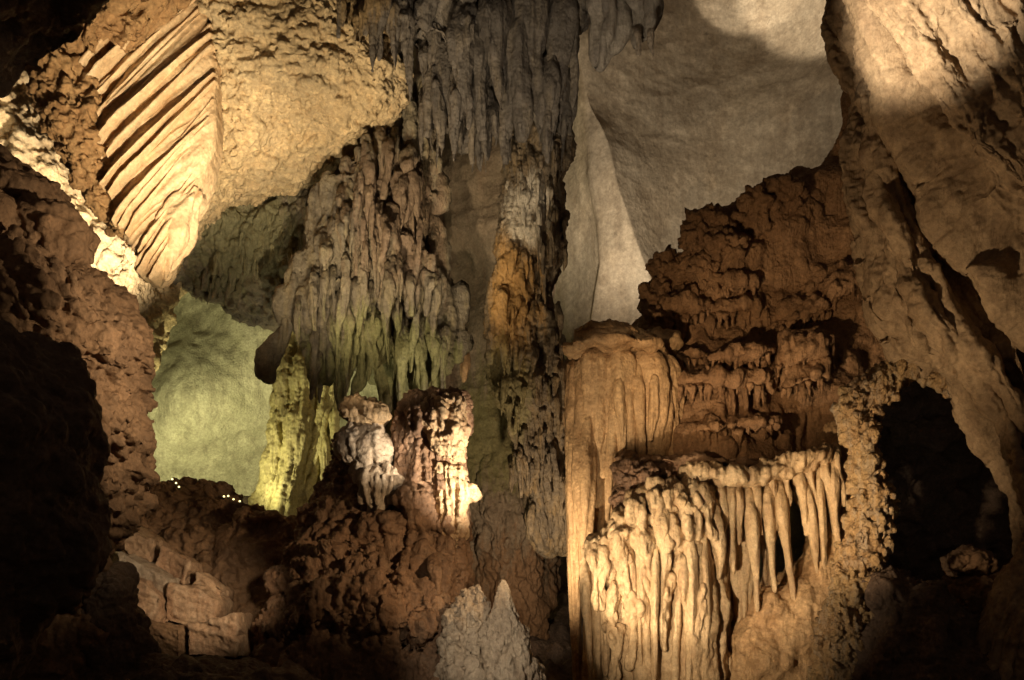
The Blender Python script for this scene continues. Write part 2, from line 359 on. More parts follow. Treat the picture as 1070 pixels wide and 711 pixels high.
for sec in ([(-150, -10, 168, 8, .5), (-150, 38, 182, 8, .7), (-150, 72, 205, 8, .8), (-150, 76, 232, 8, .8), (-150, 60, 262, 8, .7)],
            [(18, 70, 222, 7.8, .3), (2, 96, 240, 7.7, .5), (-2, 98, 262, 7.7, .5), (10, 90, 284, 7.7, .4)],
            [(-40, 10, 200, 7.5, .3), (-60, 28, 222, 7.4, .5), (-60, 34, 250, 7.4, .5), (-50, 22, 280, 7.4, .4)]):
    body('knob', sec, M['boulder'], bl, res=1.3, disp=[rough(.08, 2.2), lump(.06, 4, 3), knob(.03, 12), rough(.012, 20, 2)])
body('hanging_shard', [(112, 136, 478, 8.2, .2), (104, 140, 520, 8.2, .3), (96, 134, 552, 8.2, .3), (92, 118, 582, 8.2, .2), (94, 106, 606, 8.2, .1)],
     M['boulder'], bl, res=1.2, disp=[lump(.09, 3.5, 3, 4, .5), knob(.07, 6), rough(.02, 14)])
o, _ = body('boulder', [(-160, 20, 338, 5.2, .3), (-160, 62, 362, 5.2, .5), (-160, 96, 410, 5.2, .6), (-160, 110, 470, 5.2, .7), (-160, 108, 530, 5.2, .7), (-160, 88, 580, 5.2, .7), (-160, 40, 640, 5.2, .6), (-160, 0, 740, 5.2, .5)],  # added dark body, shaped as the round shadow lying on the brown boulder
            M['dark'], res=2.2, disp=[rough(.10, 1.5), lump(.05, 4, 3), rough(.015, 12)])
tag(o, 'dark rounded stand-in for the round shadow across the brown boulder at the lower left edge', 'boulder')

# mossy sloping textured rock
rk, X = body('stalactite_slope', [(318, 372, 178, 14.8, .3), (262, 372, 200, 14.5, .45), (214, 368, 232, 14.3, .6), (186, 360, 265, 14.4, .6), (186, 350, 296, 14.5, .5), (212, 345, 322, 14.6, .4), (262, 335, 348, 14.6, .3)],
          M['moss'], res=1.3, disp=[rough(.2, 1), lambda P, Q: .10*bil(V(P@np.array([[.9, 0, .42], [0, 1, 0], [-.42, 0, .9]]), 1, 1, .3), 4.5, 3, 7), knob(.05, 9), rough(.02, 18, 2)])
tag(rk, 'grey green slope of short ragged stalactites under the cream rock face', 'stalactites')
fr = Front(X)
for i in range(60):
    px = random.uniform(215, 350); py = random.uniform(215, 300)
    d = fr(px, py)
    if d is None: continue
    stal('stalactite', px, py-14, py+random.uniform(10, 22), random.uniform(5, 10), d+.02, M['moss'], rk, lean=-random.uniform(3, 9))

# upper dark hanging mass
hm = thing('stalactite_mass', 'dark grey mass of crowded stalactites hanging from the ceiling at top centre', 'stalactites', 480, 60, 12.4)
_, X1 = body('rock_body', [(330, 640, -80, 12.8, .8), (340, 625, -20, 12.7, .8), (352, 612, 14, 12.6, .8), (408, 604, 52, 12.7, .8), (444, 594, 80, 12.8, .7), (446, 584, 115, 12.95, .45), (458, 574, 140, 13.1, .15)],
     M['grey'], hm, res=1.4, disp=[rough(.35, 1.0, 3), lump(.42, 1.2, 2, 2, .22), lump(.13, 3.2, 3, 4, .16), rough(.02, 12, 3)])
fr = Front(X1)
big = [(368, 0, 58, 24), (392, 0, 66, 20), (414, 10, 74, 18), (432, 20, 104, 12), (452, 30, 134, 22), (467, 60, 148, 22), (484, 20, 138, 26), (505, 40, 152, 22), (521, 0, 120, 34), (541, 20, 150, 30), (560, -10, 128, 36), (582, 0, 142, 30), (497, 90, 160, 16), (456, 90, 158, 16), (475, 100, 156, 14), (533, 90, 176, 20), (572, 90, 172, 22), (596, 10, 118, 18)]
for (x, y0, y1, w) in big:
    stal('stalactite', x, y0-30, y1+random.uniform(-6, 14), w*random.uniform(1., 1.35), (fr(x, min(y0+20, 70)) or 12.3)-random.uniform(-.05, .4), M['grey'], hm, lean=random.uniform(-5, 5), amp=.2, tip=.08, pw=.6, zs=.09)
for i in range(50):
    x = random.uniform(350, 600); y = random.uniform(-10, 126-max(0, 452-x)*1.5) if x > 380 else random.uniform(-10, 20)
    d = fr(x, y)
    if d is None: continue
    L_ = random.uniform(22, 52)
    stal('stalactite', x, y-14, y+L_, random.uniform(8, 17), d-random.uniform(0, .3), M['grey'], hm, lean=random.uniform(-4, 4), amp=.22, tip=.1, zs=.1)
for i in range(24):
    x = 444+i*6.3+random.uniform(-3, 3)
    stal('stalactite', x, 96+random.uniform(-12, 8), random.uniform(142, 184), random.uniform(8, 17), 12.6+random.uniform(-.1, .3), M['grey'], hm, lean=random.uniform(-4, 4), amp=.22, tip=.08, zs=.1)
# mossy central curtain
cm = thing('stalactite_curtain', 'wide mossy brown curtain of stalactites hanging left of the orange stained pillar', 'stalactites', 390, 400, 13)
_, X1 = body('rock_body', [(436, 456, 85, 13.6, .2), (430, 456, 105, 13.5, .3), (418, 452, 130, 13.4, .3), (402, 450, 152, 13.4, .35), (382, 448, 182, 13.3, .5), (346, 450, 220, 13.3, .6), (318, 460, 265, 13.3, .7), (304, 472, 310, 13.3, .8), (304, 476, 345, 13.4, .7), (318, 476, 372, 13.5, .6), (338, 462, 392, 13.6, .4)],
     M['moss'], cm, res=1.3, disp=[rough(.28, .9, 3), lump(.26, 1.4, 2, 2, .2), lump(.12, 3.4, 3, 6, .14), rough(.02, 14, 3)])
fr = Front(X1)
n = 0
while n < 88:
    y = 130+random.random()**.75*262; hw = np.interp(y, [130, 180, 260, 330, 395], [20, 32, 66, 82, 70]); c = np.interp(y, [130, 260, 395], [418, 390, 394])
    x = c+random.uniform(-1, 1)*hw
    d = fr(x, y)
    if d is None: continue
    L_ = 24+60*random.random()**1.6; w = 7+17*random.random()**1.5
    stal('stalactite', x, y-22, min(y+L_, 442), w, d-random.uniform(0, .28), M['moss'], cm, lean=random.uniform(-9, 2), amp=.24, tip=.12, zs=.09); n += 1
for (x, y0, y1, w, ln, D) in [(322, 262, 392, 34, -44, 12.8), (352, 300, 402, 26, -14, 12.8), (378, 310, 420, 22, -4, 12.7), (398, 320, 440, 20, 0, 12.7), (418, 330, 432, 16, 2, 12.7), (438, 330, 436, 16, 2, 12.8), (360, 330, 430, 16, -5, 12.7)]:
    stal('stalactite', x, y0, y1, w, D, M['moss'], cm, lean=ln, amp=.3, tip=.3)
for i, (x, y0, y1, w, D, lab) in enumerate([(485, 355, 400, 13, 13.8, 'small blunt stalactite hanging alone in the brown recess above the bright stalagmite'),
                                (450, 372, 425, 13, 13.6, 'short yellow green stalactite hanging just above the tall bright stalagmite')]):
    o = stal('stalactite', x, y0, y1, w, D, M['yellow'] if i else M['tan'], None, tip=.35, amp=.15); tag(o, lab, 'stalactite')
# central pillar with white and orange stains
cp = thing('flowstone_pillar', 'tall ragged pillar with white calcite and an orange stain at the centre', 'flowstone pillar', 560, 560, 13.2)
_, X1 = body('rock_body', [(522, 600, 90, 13.2, .4), (532, 594, 130, 13.1, .4), (538, 588, 170, 13, .4), (538, 582, 210, 13, .4), (532, 580, 250, 13, .4), (518, 582, 300, 13, .45), (514, 584, 350, 13, .45), (520, 586, 400, 13.1, .45), (536, 590, 450, 13.2, .45), (550, 600, 510, 13.4, .45), (556, 610, 580, 13.6, .4)],
     M['pillar'], cp, res=1.2, disp=[rough(.16, 1.2), flute(.11, 3.4, .18, 5, .25), flute(.06, 9, .2, 8, .1), knob(.03, 12), rough(.02, 20, 2)])
fr = Front(X1); n = 0
while n < 75:
    y = random.uniform(135, 540); x = random.uniform(522, 594); d = fr(x, y)
    if d is None: continue
    stal('stalactite', x, y-16, y+random.uniform(18, 44), random.uniform(6, 13), d-random.uniform(-.02, .12), M['pillar'], cp, lean=random.uniform(-3, 3), amp=.25, zs=.1); n += 1

# separate stalactites at top, right of the mass
for (x, y0, y1, w, D, lab) in [(628, -40, 76, 56, 12, 'wide grey stalactite at the top edge, left of the twin tipped one'),
                               (651, -30, 30, 22, 12.3, 'small grey stalactite between the two wide ones at the top edge')]:
    o = stal('stalactite', x, y0, y1, w, D, M['pale'], None, amp=.3, tip=.12); tag(o, lab, 'stalactite', 'stalactites at the top edge')
tw = thing('stalactite', 'grey stalactite at the top edge ending in two thin pale tips', 'stalactite', 672, 58, 11.9, 'stalactites at the top edge')
stal('stalactite_body', 670, -40, 46, 44, 11.9, M['pale'], tw, amp=.36, tip=.4)
stal('drip_tip', 665, 25, 59, 9, 11.8, M['white'], tw, lean=3, amp=.1, tip=.4)
stal('drip_tip', 678, 20, 59, 9, 11.8, M['white'], tw, lean=5, amp=.1, tip=.4)

# yellow green column
yc = thing('flowstone_column', 'yellow green lit flowstone column at the back left', 'flowstone column', 300, 540, 14.2)
body('column_body', [(318, 350, 325, 14.9, .3), (306, 356, 350, 14.8, .4), (296, 356, 390, 14.8, .5), (290, 354, 430, 14.8, .5), (282, 350, 470, 14.8, .55), (274, 340, 510, 14.8, .6), (264, 335, 540, 14.8, .6), (255, 340, 580, 14.8, .5)],
     M['yellow'], yc, res=1.1, disp=[rough(.1, 1.4), flute(.13, 3.6, .10, 4, .15), flute(.05, 9, .12, 6), knob(.03, 10), rough(.012, 22, 2)])
for (x, y0, y1, w) in [(332, 330, 400, 14), (345, 350, 440, 16), (322, 390, 470, 12), (338, 430, 520, 16), (350, 400, 500, 12)]:
    stal('flowstone_lobe', x, y0, y1, w, 14.4, M['yellow'], yc, amp=.4, tip=.3)

# right pillar with flat cap
rp = thing('capped_flowstone', 'tan fluted flowstone pillar with a flat layered cap right of centre', 'flowstone pillar', 640, 560, 12.6)
body('pillar_body', [(592, 700, 372, 12.8, .5), (588, 710, 390, 12.8, .6), (588, 714, 415, 12.8, .62), (590, 712, 450, 12.8, .6), (594, 705, 490, 12.8, .5), (598, 690, 540, 12.9, .5), (604, 680, 600, 13, .4)],
     M['tan'], rp, res=1.2, disp=[flute(.12, 2.6, .06, 4), flute(.03, 8, .08, 7), rough(.012, 8)])
for (x, y0, y1, w, dd) in [(597, 374, 800, 20, .38), (613, 371, 760, 24, .52), (630, 372, 500, 13, .52), (639, 372, 545, 11, .60), (648, 371, 470, 12, .70), (657, 372, 505, 12, .64), (668, 373, 520, 16, .66), (681, 376, 462, 12, .68), (690, 380, 505, 14, .52), (703, 384, 486, 14, .42), (711, 392, 455, 9, .25)]:
    stal('flowstone_fold', x, y0, y1, w*1.15, 12.85-dd, M['tan'], rp, lean=(12 if x < 600 else random.uniform(-3, 4)), amp=.22, tip=.5, pw=1.0, depth=1.3, zs=.05, fine=.5)
for sec in ([(604, 655, 341, 12.7, .3), (598, 668, 348, 12.6, .4), (600, 680, 356, 12.6, .4), (606, 684, 361, 12.6, .3)],
            [(600, 670, 358, 12.6, .4), (592, 692, 366, 12.5, .55), (598, 690, 374, 12.6, .4)]):
    body('cap_slab', sec, M['tan'], rp, res=1.1, cap=.3, disp=[lump(.09, 2.2, 3, 3, 2), rough(.03, 7, 3)])
o, _ = body('rock_knob', [(676, 700, 345, 13, .2), (668, 708, 355, 13, .3), (668, 708, 368, 13, .3), (674, 700, 378, 13, .2)], M['tan'], res=1.1, disp=[lump(.09, 3, 3)])
o.name = 'boulder'; tag(o, 'small rounded tan boulder just right of the pillar cap', 'boulder')

# rusty recess wall with small drip tiers
rw, X = body('popcorn_wall', [(875, 930, 95, 14.2, .3), (868, 950, 140, 14.2, .5), (856, 960, 178, 14.3, .6), (800, 965, 205, 14.3, .7), (752, 975, 232, 14.3, .8), (722, 980, 275, 14.2, .9), (702, 985, 315, 14.1, .9), (684, 985, 350, 13.9, .9), (682, 950, 384, 13.75, .9), (680, 896, 412, 13.6, .9), (675, 884, 450, 13.5, .9), (665, 880, 490, 13.3, .9), (650, 880, 540, 13.2, .8)],
              M['red'], res=1.15, p=.75, disp=[rough(.42, .7, 3, 2), lump(.09, 1.6, 2, 5), lambda P, Q: .06*bil(V(P, 1, 1, .22), 4.0, 2, 7)*np.clip(gn(P*.8, 5)*2+.3, 0, 1), lambda P, Q: .04*(.5-cells(P, 6.5, 2))*np.clip(gn(P*.9, 25)*2, 0, 1), rough(.012, 8, 3), rough(.012, 20, 2)])
tag(rw, 'rusty brown recess wall covered in rows of tiny stalactites right of the capped pillar', 'rock wall')
fr = Front(X, 6)
random.seed(5)
for (cx, cy, r) in [(746, 240, 22), (728, 255, 16), (700, 290, 18), (688, 312, 16), (690, 338, 16), (760, 262, 18), (712, 318, 16), (792, 222, 18), (735, 285, 16), (820, 205, 16)]:
    d = fr(cx, cy) or 13.6
    body('popcorn_cluster', [(cx-r*.5, cx+r*.4, cy-r*1.1, d+.2, .1), (cx-r, cx+r*.9, cy-r*.4, d+.15, .25), (cx-r*.9, cx+r, cy+r*.4, d+.15, .25), (cx-r*.4, cx+r*.5, cy+r*1.2, d+.2, .12)],
         M['red'], rw, res=1.2, cap=.2, disp=[rough(.12, 2.5, 2), knob(.16, 7, cx), knob(.06, 16, cx), lump(.04, 12, 2)])
for (cx, cy, hw, hh, k, sl, ln) in [(770, 322, 34, 14, 8, -.05, 44), (838, 368, 34, 12, 9, -.45, 26), (757, 398, 50, 10, 15, -.02, 24), (715, 322, 28, 12, 8, .0, 28), (772, 372, 36, 9, 10, -.1, 26), (838, 330, 32, 11, 8, -.3, 18), (838, 398, 24, 9, 7, -.4, 20), (772, 446, 44, 8, 11, -.1, 18), (722, 372, 22, 10, 6, .1, 34), (880, 300, 26, 12, 5, -.6, 14), (762, 295, 30, 10, 6, .1, 16)]:
    d = fr(cx, cy) or 13
    body('drip_shelf', [(cx-hw*.8, cy-hh-sl*-hw*.8, cx+hw*.8, cy-hh+sl*hw*.8, d+.15, .12), (cx-hw, cy-hh*.3-sl*hw, cx+hw, cy-hh*.3+sl*hw, d+.1, .26), (cx-hw, cy+hh*.5-sl*hw, cx+hw, cy+hh*.5+sl*hw, d+.1, .26), (cx-hw*.8, cy+hh-sl*hw*.8, cx+hw*.8, cy+hh+sl*hw*.8, d+.15, .12)],
         M['red'], rw, res=1.2, cap=.2, disp=[rough(.10, 2.2, 2, cx), lambda P, Q: .08*bil(V(P, 1, 1, .3), 5, 3, cx), rough(.015, 14, 2)])
    for i in range(k):
        x = cx-hw+2*hw*(i+.2+random.random()*.6)/k; y = cy+hh*.3+(x-cx)*sl
        stal('stalactite', x, y-6, y+ln*(.35+1.1*random.random()**1.5), random.uniform(.5, 1.3)*2*hw/k*1.1, d-.10, M['red'], rw, lean=random.uniform(-1, 3), amp=.2, res=1.3, pw=.6)
# diagonal ribs right
rb, _ = body('rock_rib', [(848, -60, 890, -75, 10.6, .5), (860, 5, 908, -5, 10.7, .5), (872, 50, 914, 44, 10.7, .45), (884, 105, 932, 92, 10.7, .5), (892, 160, 960, 142, 10.7, .5), (905, 212, 990, 192, 10.7, .55), (926, 268, 1022, 240, 10.7, .6), (940, 322, 1062, 292, 10.7, .6), (962, 366, 1110, 345, 10.7, .6), (1006, 405, 1135, 400, 10.8, .55), (1034, 462, 1150, 460, 10.8, .5), (1054, 530, 1160, 525, 10.8, .5), (1056, 590, 1170, 600, 10.8, .6), (1010, 660, 1180, 680, 10.7, .6), (960, 760, 1190, 780, 10.6, .6)],
             M['rib'], res=1.25, disp=[rough(.14, 1.2), lambda P, Q: .26*bil(Q*np.array([1, 1, .16]), 1.6, 3, 5), lambda P, Q: .07*bil(Q*np.array([1, 1, .18]), 5, 3, 8)*(1+gn(P*.8, 3)), knob(.03, 9), rough(.015, 18, 2)])
random.seed(31)
for pts, w0, D0 in [([(868, -30), (892, 40), (905, 100), (918, 160), (940, 220), (968, 280), (1000, 340)], 9, 10.25), ([(905, 60), (930, 125), (958, 185), (988, 245), (1020, 300), (1050, 360), (1072, 420)], 8, 10.15),
                    ([(925, 230), (945, 275), (965, 320), (1000, 365), (1035, 415), (1058, 470), (1072, 540)], 9, 10.2), ([(960, 270), (990, 320), (1025, 370), (1060, 430), (1085, 500)], 7, 10.1), ([(900, 130), (915, 190), (935, 240), (950, 290)], 6, 10.25)]:
    secs = []
    for k, (x, y) in enumerate(pts):
        q = k/(len(pts)-1); w_ = w0*(.35+1.1*math.sin(3.0*q+.1))*random.uniform(.8, 1.2)
        secs.append((x-w_, y+w_*.45, x+w_, y-w_*.45, D0+.08*math.sin(k*2), .16))
    body('rock_ridge', secs, M['rib'], rb, res=1.1, p=1., cap=.1, disp=[rough(.07, 2.5), lambda P, Q: .05*bil(Q*np.array([1, 1, .25]), 5, 3, 8), rough(.015, 14, 3)])
tag(rb, 'long ochre rock rib slanting down from the top to the right of the arch', 'rock rib')
rb, _ = body('rock_rib', [(880, -110, 1260, -200, 9.6, .6), (886, -40, 1250, -120, 9.6, .7), (902, 15, 1240, -50, 9.6, .8), (932, 72, 1235, 10, 9.6, .85), (966, 125, 1230, 70, 9.6, .9), (1000, 178, 1230, 130, 9.6, .9), (1030, 228, 1230, 200, 9.6, .9), (1062, 276, 1230, 264, 9.6, .8), (1100, 330, 1230, 350, 9.6, .7), (1110, 400, 1230, 420, 9.7, .5)],
             M['rib'], res=1.3, disp=[rough(.2, .9), lambda P, Q: .42*bil(Q*np.array([1, 1, .12]), 1.15, 3, 15), lambda P, Q: .05*bil(Q*np.array([1, 1, .2]), 5, 3, 8)*(1+gn(P*.8, 3)), rough(.02, 14, 3)])
tag(rb, 'massive pale rock rib leaning across the top right corner', 'rock rib')

# arch
ar = thing('rock_arch', 'crusted rock rim arching around the dark cave opening at the right', 'rock arch', 890, 700, 11.2)
body('arch_rim', [(1068, 470, 1040, 480, 11, .25), (1046, 418, 1020, 436, 11, .25), (1000, 380, 984, 408, 11.1, .28), (955, 374, 955, 396, 11.2, .28), (912, 388, 926, 410, 11.2, .3), (874, 422, 908, 436, 11.2, .3), (882, 460, 916, 464, 11.2, .3), (892, 500, 926, 502, 11.2, .3), (884, 545, 928, 548, 11.2, .3), (872, 592, 916, 596, 11.2, .3), (860, 632, 904, 640, 11.1, .32), (852, 668, 902, 682, 11.1, .3), (846, 720, 898, 735, 11.1, .3), (842, 780, 898, 795, 11.1, .2)],
     M['rim'], ar, res=1.05, cap=.04, disp=[rough(.08, 2), lump(.08, 3.2, 3, 4), lambda P, Q: .07*bil(V(P, 1, 1, .45), 6, 3, 8), knob(.03, 14, 2), rough(.02, 18, 3)])
body('arch_flank', [(850, 905, 440, 12.2, .3), (852, 905, 500, 12.2, .4), (846, 900, 545, 12.1, .4), (825, 895, 585, 12.1, .45), (778, 890, 625, 12, .5), (762, 885, 665, 12, .5), (756, 885, 711, 12, .5), (750, 885, 790, 12, .5)],
     M['tan'], ar, res=1.3, disp=[rough(.14, 1.2), lump(.06, 2.6, 3, 4, .5), rough(.02, 9, 3)])
o, _ = body('boulder', [(1000, 1030, 572, 12.2, .15), (986, 1036, 582, 12.1, .3), (984, 1038, 594, 12.1, .3), (992, 1036, 606, 12.1, .2)], M['brown'], res=1, cap=.3, disp=[lump(.08, 3, 3), rough(.02, 10)])
tag(o, 'small flat topped boulder perched inside the dark arch opening', 'boulder')
o, _ = body('boulder', [(985, 1070, 600, 12, .3), (975, 1090, 625, 12, .5), (965, 1100, 660, 11.9, .5), (960, 1100, 740, 11.9, .5)], M['brown'], res=1.4, disp=[lump(.14, 1.8, 4), rough(.03, 8)])
tag(o, 'dim brown boulder under the small one in the arch opening', 'boulder')
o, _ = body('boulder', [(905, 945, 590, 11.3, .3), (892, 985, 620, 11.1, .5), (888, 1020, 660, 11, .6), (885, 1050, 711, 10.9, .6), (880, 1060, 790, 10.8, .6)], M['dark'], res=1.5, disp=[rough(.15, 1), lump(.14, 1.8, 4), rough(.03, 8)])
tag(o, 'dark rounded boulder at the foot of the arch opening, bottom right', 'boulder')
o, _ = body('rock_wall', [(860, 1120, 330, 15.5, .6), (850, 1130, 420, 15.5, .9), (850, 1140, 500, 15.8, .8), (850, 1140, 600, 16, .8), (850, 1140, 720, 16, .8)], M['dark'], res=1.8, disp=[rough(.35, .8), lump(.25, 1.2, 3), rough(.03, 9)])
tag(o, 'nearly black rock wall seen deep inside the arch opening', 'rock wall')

# golden curtain
gc = thing('flowstone_curtain', 'brightly lit golden flowstone curtain of long folds at the lower right', 'flowstone curtain', 720, 711, 11.8)
_, X = body('curtain_body', [(618, 560, 735, 498, 12.1, .3), (612, 580, 748, 530, 12, .5), (614, 620, 760, 580, 12, .55), (618, 660, 764, 640, 12, .55), (624, 711, 768, 700, 12, .55), (628, 800, 775, 800, 12, .5)],
     M['curt'], gc, res=1.2, disp=[rough(.06, 2), flute(.16, 2.4, .08, 4), rough(.02, 7)])
top = lambda x: np.interp(x, [606, 625, 640, 655, 668, 690, 705, 735, 780, 830, 872], [566, 554, 545, 528, 512, 498, 494, 492, 490, 480, 464])
random.seed(21)
x = 612
while x < 762:
    w = random.choice([8, 10, 13, 17, 21])*random.uniform(.9, 1.1); y0 = top(x)+random.uniform(0, 22)
    dd = .46*math.sqrt(max(.05, 1-((x-685)/95)**2))+random.uniform(-.05, .2)
    stal('flowstone_fold', x, y0, 820 if random.random() < .45 else random.uniform(600, 740), w*1.2, 12.0-dd, M['curt'], gc, lean=random.uniform(-2, 12), amp=.16, tip=.42, pw=1.1, depth=1.7, zs=.05, fine=.5)
    x += w*.85
for (x, y0, y1, w) in [(632, 552, 610, 18), (648, 532, 600, 20), (664, 508, 578, 20), (684, 496, 560, 20), (654, 560, 640, 16), (676, 560, 640, 15), (705, 520, 572, 18), (722, 512, 566, 18), (738, 512, 565, 16), (620, 558, 600, 14), (694, 545, 600, 15), (640, 590, 660, 13), (712, 560, 640, 14), (698, 500, 545, 14), (626, 556, 640, 22), (652, 540, 590, 24), (672, 530, 620, 22), (690, 520, 580, 24), (712, 505, 560, 22), (728, 500, 545, 20), (664, 600, 700, 20), (696, 590, 680, 18), (640, 640, 720, 18), (730, 590, 670, 16)]:
    stal('flowstone_lobe', x, y0, y1, w*1.1, 11.42, M['curt'], gc, lean=random.uniform(-4, 6), amp=.34, tip=.35, pw=.5, depth=1.2, zs=.25)
body('curtain_shelf', [(700, 500, 712, 482, 11.9, .25), (735, 506, 738, 486, 11.75, .3), (780, 512, 778, 486, 11.7, .3), (822, 500, 820, 479, 11.7, .3), (852, 492, 850, 468, 11.75, .3), (872, 486, 872, 462, 11.9, .2)],
     M['curt'], gc, res=1.1, disp=[flute(.02, 6, 1, 4), rough(.05, 3), lambda P, Q: .06*bil(V(P, 1, 1, .25), 6, 2, 5)])
for (x, y0, y1, w, ln) in [(716, 488, 560, 13, 4), (728, 490, 640, 13, 8), (740, 488, 590, 13, 4), (750, 490, 560, 11, 6), (760, 490, 600, 11, 8), (768, 492, 570, 10, 6), (778, 490, 640, 12, 16), (788, 490, 560, 10, 8),
                           (797, 490, 620, 11, 14), (805, 488, 556, 10, 6), (812, 486, 640, 13, 18), (820, 484, 530, 9, 4), (828, 482, 560, 12, 18), (836, 480, 600, 11, 20), (842, 476, 540, 10, 14), (850, 474, 600, 12, 14), (858, 470, 560, 11, 14), (866, 468, 590, 12, 14), (873, 466, 530, 9, 8)]:
    stal('drip_strand', x, y0-4, y1, w*1.2, 11.62, M['curt'], gc, lean=ln, amp=.16, tip=.3, pw=.7, depth=1.6, zs=.06, fine=.6)
for (x, y0, y1, w, ln) in [(748, 484, 650, 34, 4), (776, 486, 720, 30, 6), (800, 486, 660, 20, 6), (862, 470, 650, 26, 12), (835, 478, 540, 24, 8), (815, 482, 535, 22, 4)]:
    stal('curtain_web', x, y0, y1, w, 11.85, M['curt'], gc, lean=ln, amp=.22, tip=.45, pw=.7, depth=.9, zs=.06, fine=.6)
o, _ = body('rock_ledge', [(640, 700, 476, 12.2, .2), (645, 780, 486, 12.2, .5), (650, 870, 494, 12.4, .6), (660, 880, 520, 12.6, .5)], M['brown'], res=1.5, disp=[rough(.1, 1.5), lump(.05, 4, 3)])
tag(o, 'smooth brown ledge just above and behind the golden curtain', 'rock ledge')
o, _ = body('rock_knob', [(655, 690, 482, 12, .2), (643, 706, 492, 11.95, .35), (641, 704, 505, 11.9, .35), (640, 690, 520, 11.9, .3), (640, 670, 540, 11.9, .2)], M['totemdk'], res=1.1, disp=[lump(.12, 3, 3), knob(.05, 9), rough(.02, 14)])
o.name = 'flowstone_mound'; tag(o, 'knobbly brown flowstone hump in front of the capped pillar, above the curtain', 'flowstone mound')

# stalagmites
tdisp = lambda s: [rough(.08, 2.2, 3, s), tiers(.09, 2.4, s, .3), lambda P, Q: .06*bil(V(P, 1, 1, .3), 5, 3, s), knob(.02, 14, s), rough(.01, 26, 2)]
tt = thing('stalagmite', 'tall bright stalagmite with a glowing white right side at the centre', 'stalagmite', 460, 620, 11)
body('stalagmite_cap', [(452, 474, 413, 11, .12), (444, 485, 420, 11, .2), (442, 488, 436, 11, .26), (444, 488, 458, 11, .26), (448, 484, 474, 11, .2), (452, 478, 488, 11, .14)], M['totem'], tt, res=.8, disp=[rough(.04, 3, 3, 3), lambda P, Q: .06*bil(V(P, 1, 1, .45), 8, 3, 3), knob(.035, 15, 3), rough(.010, 26, 2)])
body('stalagmite_lobe', [(458, 482, 486, 10.95, .14), (454, 490, 498, 10.95, .18), (452, 496, 518, 10.95, .19), (456, 490, 532, 10.95, .18), (460, 486, 550, 10.95, .16), (464, 482, 574, 10.95, .12)], M['totem'], tt, res=.8, disp=[rough(.04, 3), lambda P, Q: .08*bil(V(P, 1, 1, .14), 7.5, 2, 4), knob(.025, 16), rough(.008, 24)])
body('stalagmite_trunk', [(440, 476, 410, 11.15, .15), (426, 482, 420, 11.15, .24), (419, 484, 445, 11.15, .28), (414, 480, 478, 11.15, .28), (412, 486, 520, 11.15, .32), (408, 486, 560, 11.15, .36), (402, 484, 600, 11.1, .4), (396, 486, 650, 11.05, .45), (390, 486, 711, 11, .5), (380, 490, 770, 11, .5)], M['totemdk'], tt, res=1., disp=[tiers(.09, 1.9, 2), lambda P, Q: .07*bil(V(P, 1, 1, .16), 5.5, 3, 9), knob(.03, 12), rough(.015, 18, 3)])
for (x, y0, y1, w, D) in [(436, 610, 565, 24, 10.7), (456, 640, 580, 26, 10.8)]:
    body('knob', [(x-w*.3, x+w*.3, y1, D, .1), (x-w*.48, x+w*.48, y1+9, D, .2), (x-w*.5, x+w*.5, y1+22, D, .24), (x-w*.4, x+w*.4, y0, D, .2)], M['totemdk'], tt, res=1, cap=.25, disp=tdisp(x))
tt2 = thing('stalagmite', 'shorter knobbly stalagmite with a grey white top left of the tall bright one', 'stalagmite', 395, 560, 11)
body('stalagmite_cap', [(372, 390, 422, 11, .1), (363, 398, 429, 11, .16), (361, 400, 438, 11, .18), (368, 396, 450, 11, .15)], M['totem'], tt2, res=.8, disp=tdisp(11))
body('stalagmite_lobe', [(366, 396, 446, 11, .14), (360, 400, 456, 11, .19), (362, 400, 470, 11, .19), (370, 398, 482, 11, .16), (374, 396, 496, 11, .14)], M['white'], tt2, res=.9, disp=tdisp(14))
body('stalagmite_lobe', [(380, 410, 488, 10.9, .12), (374, 420, 496, 10.9, .19), (376, 423, 507, 10.9, .2), (380, 416, 520, 10.9, .18), (382, 408, 534, 10.9, .15), (384, 402, 556, 10.9, .12)], M['white'], tt2, res=.9, disp=[rough(.05, 3), lambda P, Q: .075*bil(V(P, 1, 1, .12), 9, 2, 4), knob(.02, 18)])
body('stalagmite_trunk', [(356, 386, 452, 11.8, .2), (350, 392, 480, 11.7, .25), (340, 398, 515, 11.6, .3), (318, 412, 560, 11.2, .45), (310, 420, 620, 11.1, .5), (300, 420, 680, 11, .5), (290, 420, 770, 11, .5)], M['totemdk'], tt2, res=1.1, disp=[tiers(.10, 1.7, 12), lambda P, Q: .09*bil(V(P, 1, 1, .1), 4.5, 2, 19), lump(.03, 8, 3, 3), knob(.012, 16), rough(.02, 16)])
body('knob', [(425, 442, 514, 10.85, .1), (417, 450, 524, 10.85, .2), (416, 452, 538, 10.85, .22), (420, 448, 556, 10.85, .2)], M['totemdk'], tt2, res=.9, cap=.25, disp=tdisp(31))
body('knob', [(392, 420, 540, 10.8, .1), (384, 428, 552, 10.8, .2), (384, 430, 568, 10.8, .22), (390, 430, 600, 10.8, .2)], M['totemdk'], tt2, res=.9, cap=.25, disp=tdisp(37))
o, _ = body('flowstone_mound', [(334, 376, 580, 10.8, .2), (316, 416, 602, 10.7, .35), (298, 450, 620, 10.5, .5), (285, 470, 660, 10.4, .6), (270, 490, 711, 10.3, .7), (260, 500, 790, 10.2, .7)], M['totemdk'], res=1.15,
            disp=[rough(.12, 1.2), tiers(.2, 1.6, 22), lambda P, Q: .11*bil(V(P, 1, 1, .09), 4, 2, 29), lump(.03, 8, 3, 3), knob(.012, 16), rough(.02, 16)])
mo = o
random.seed(9)
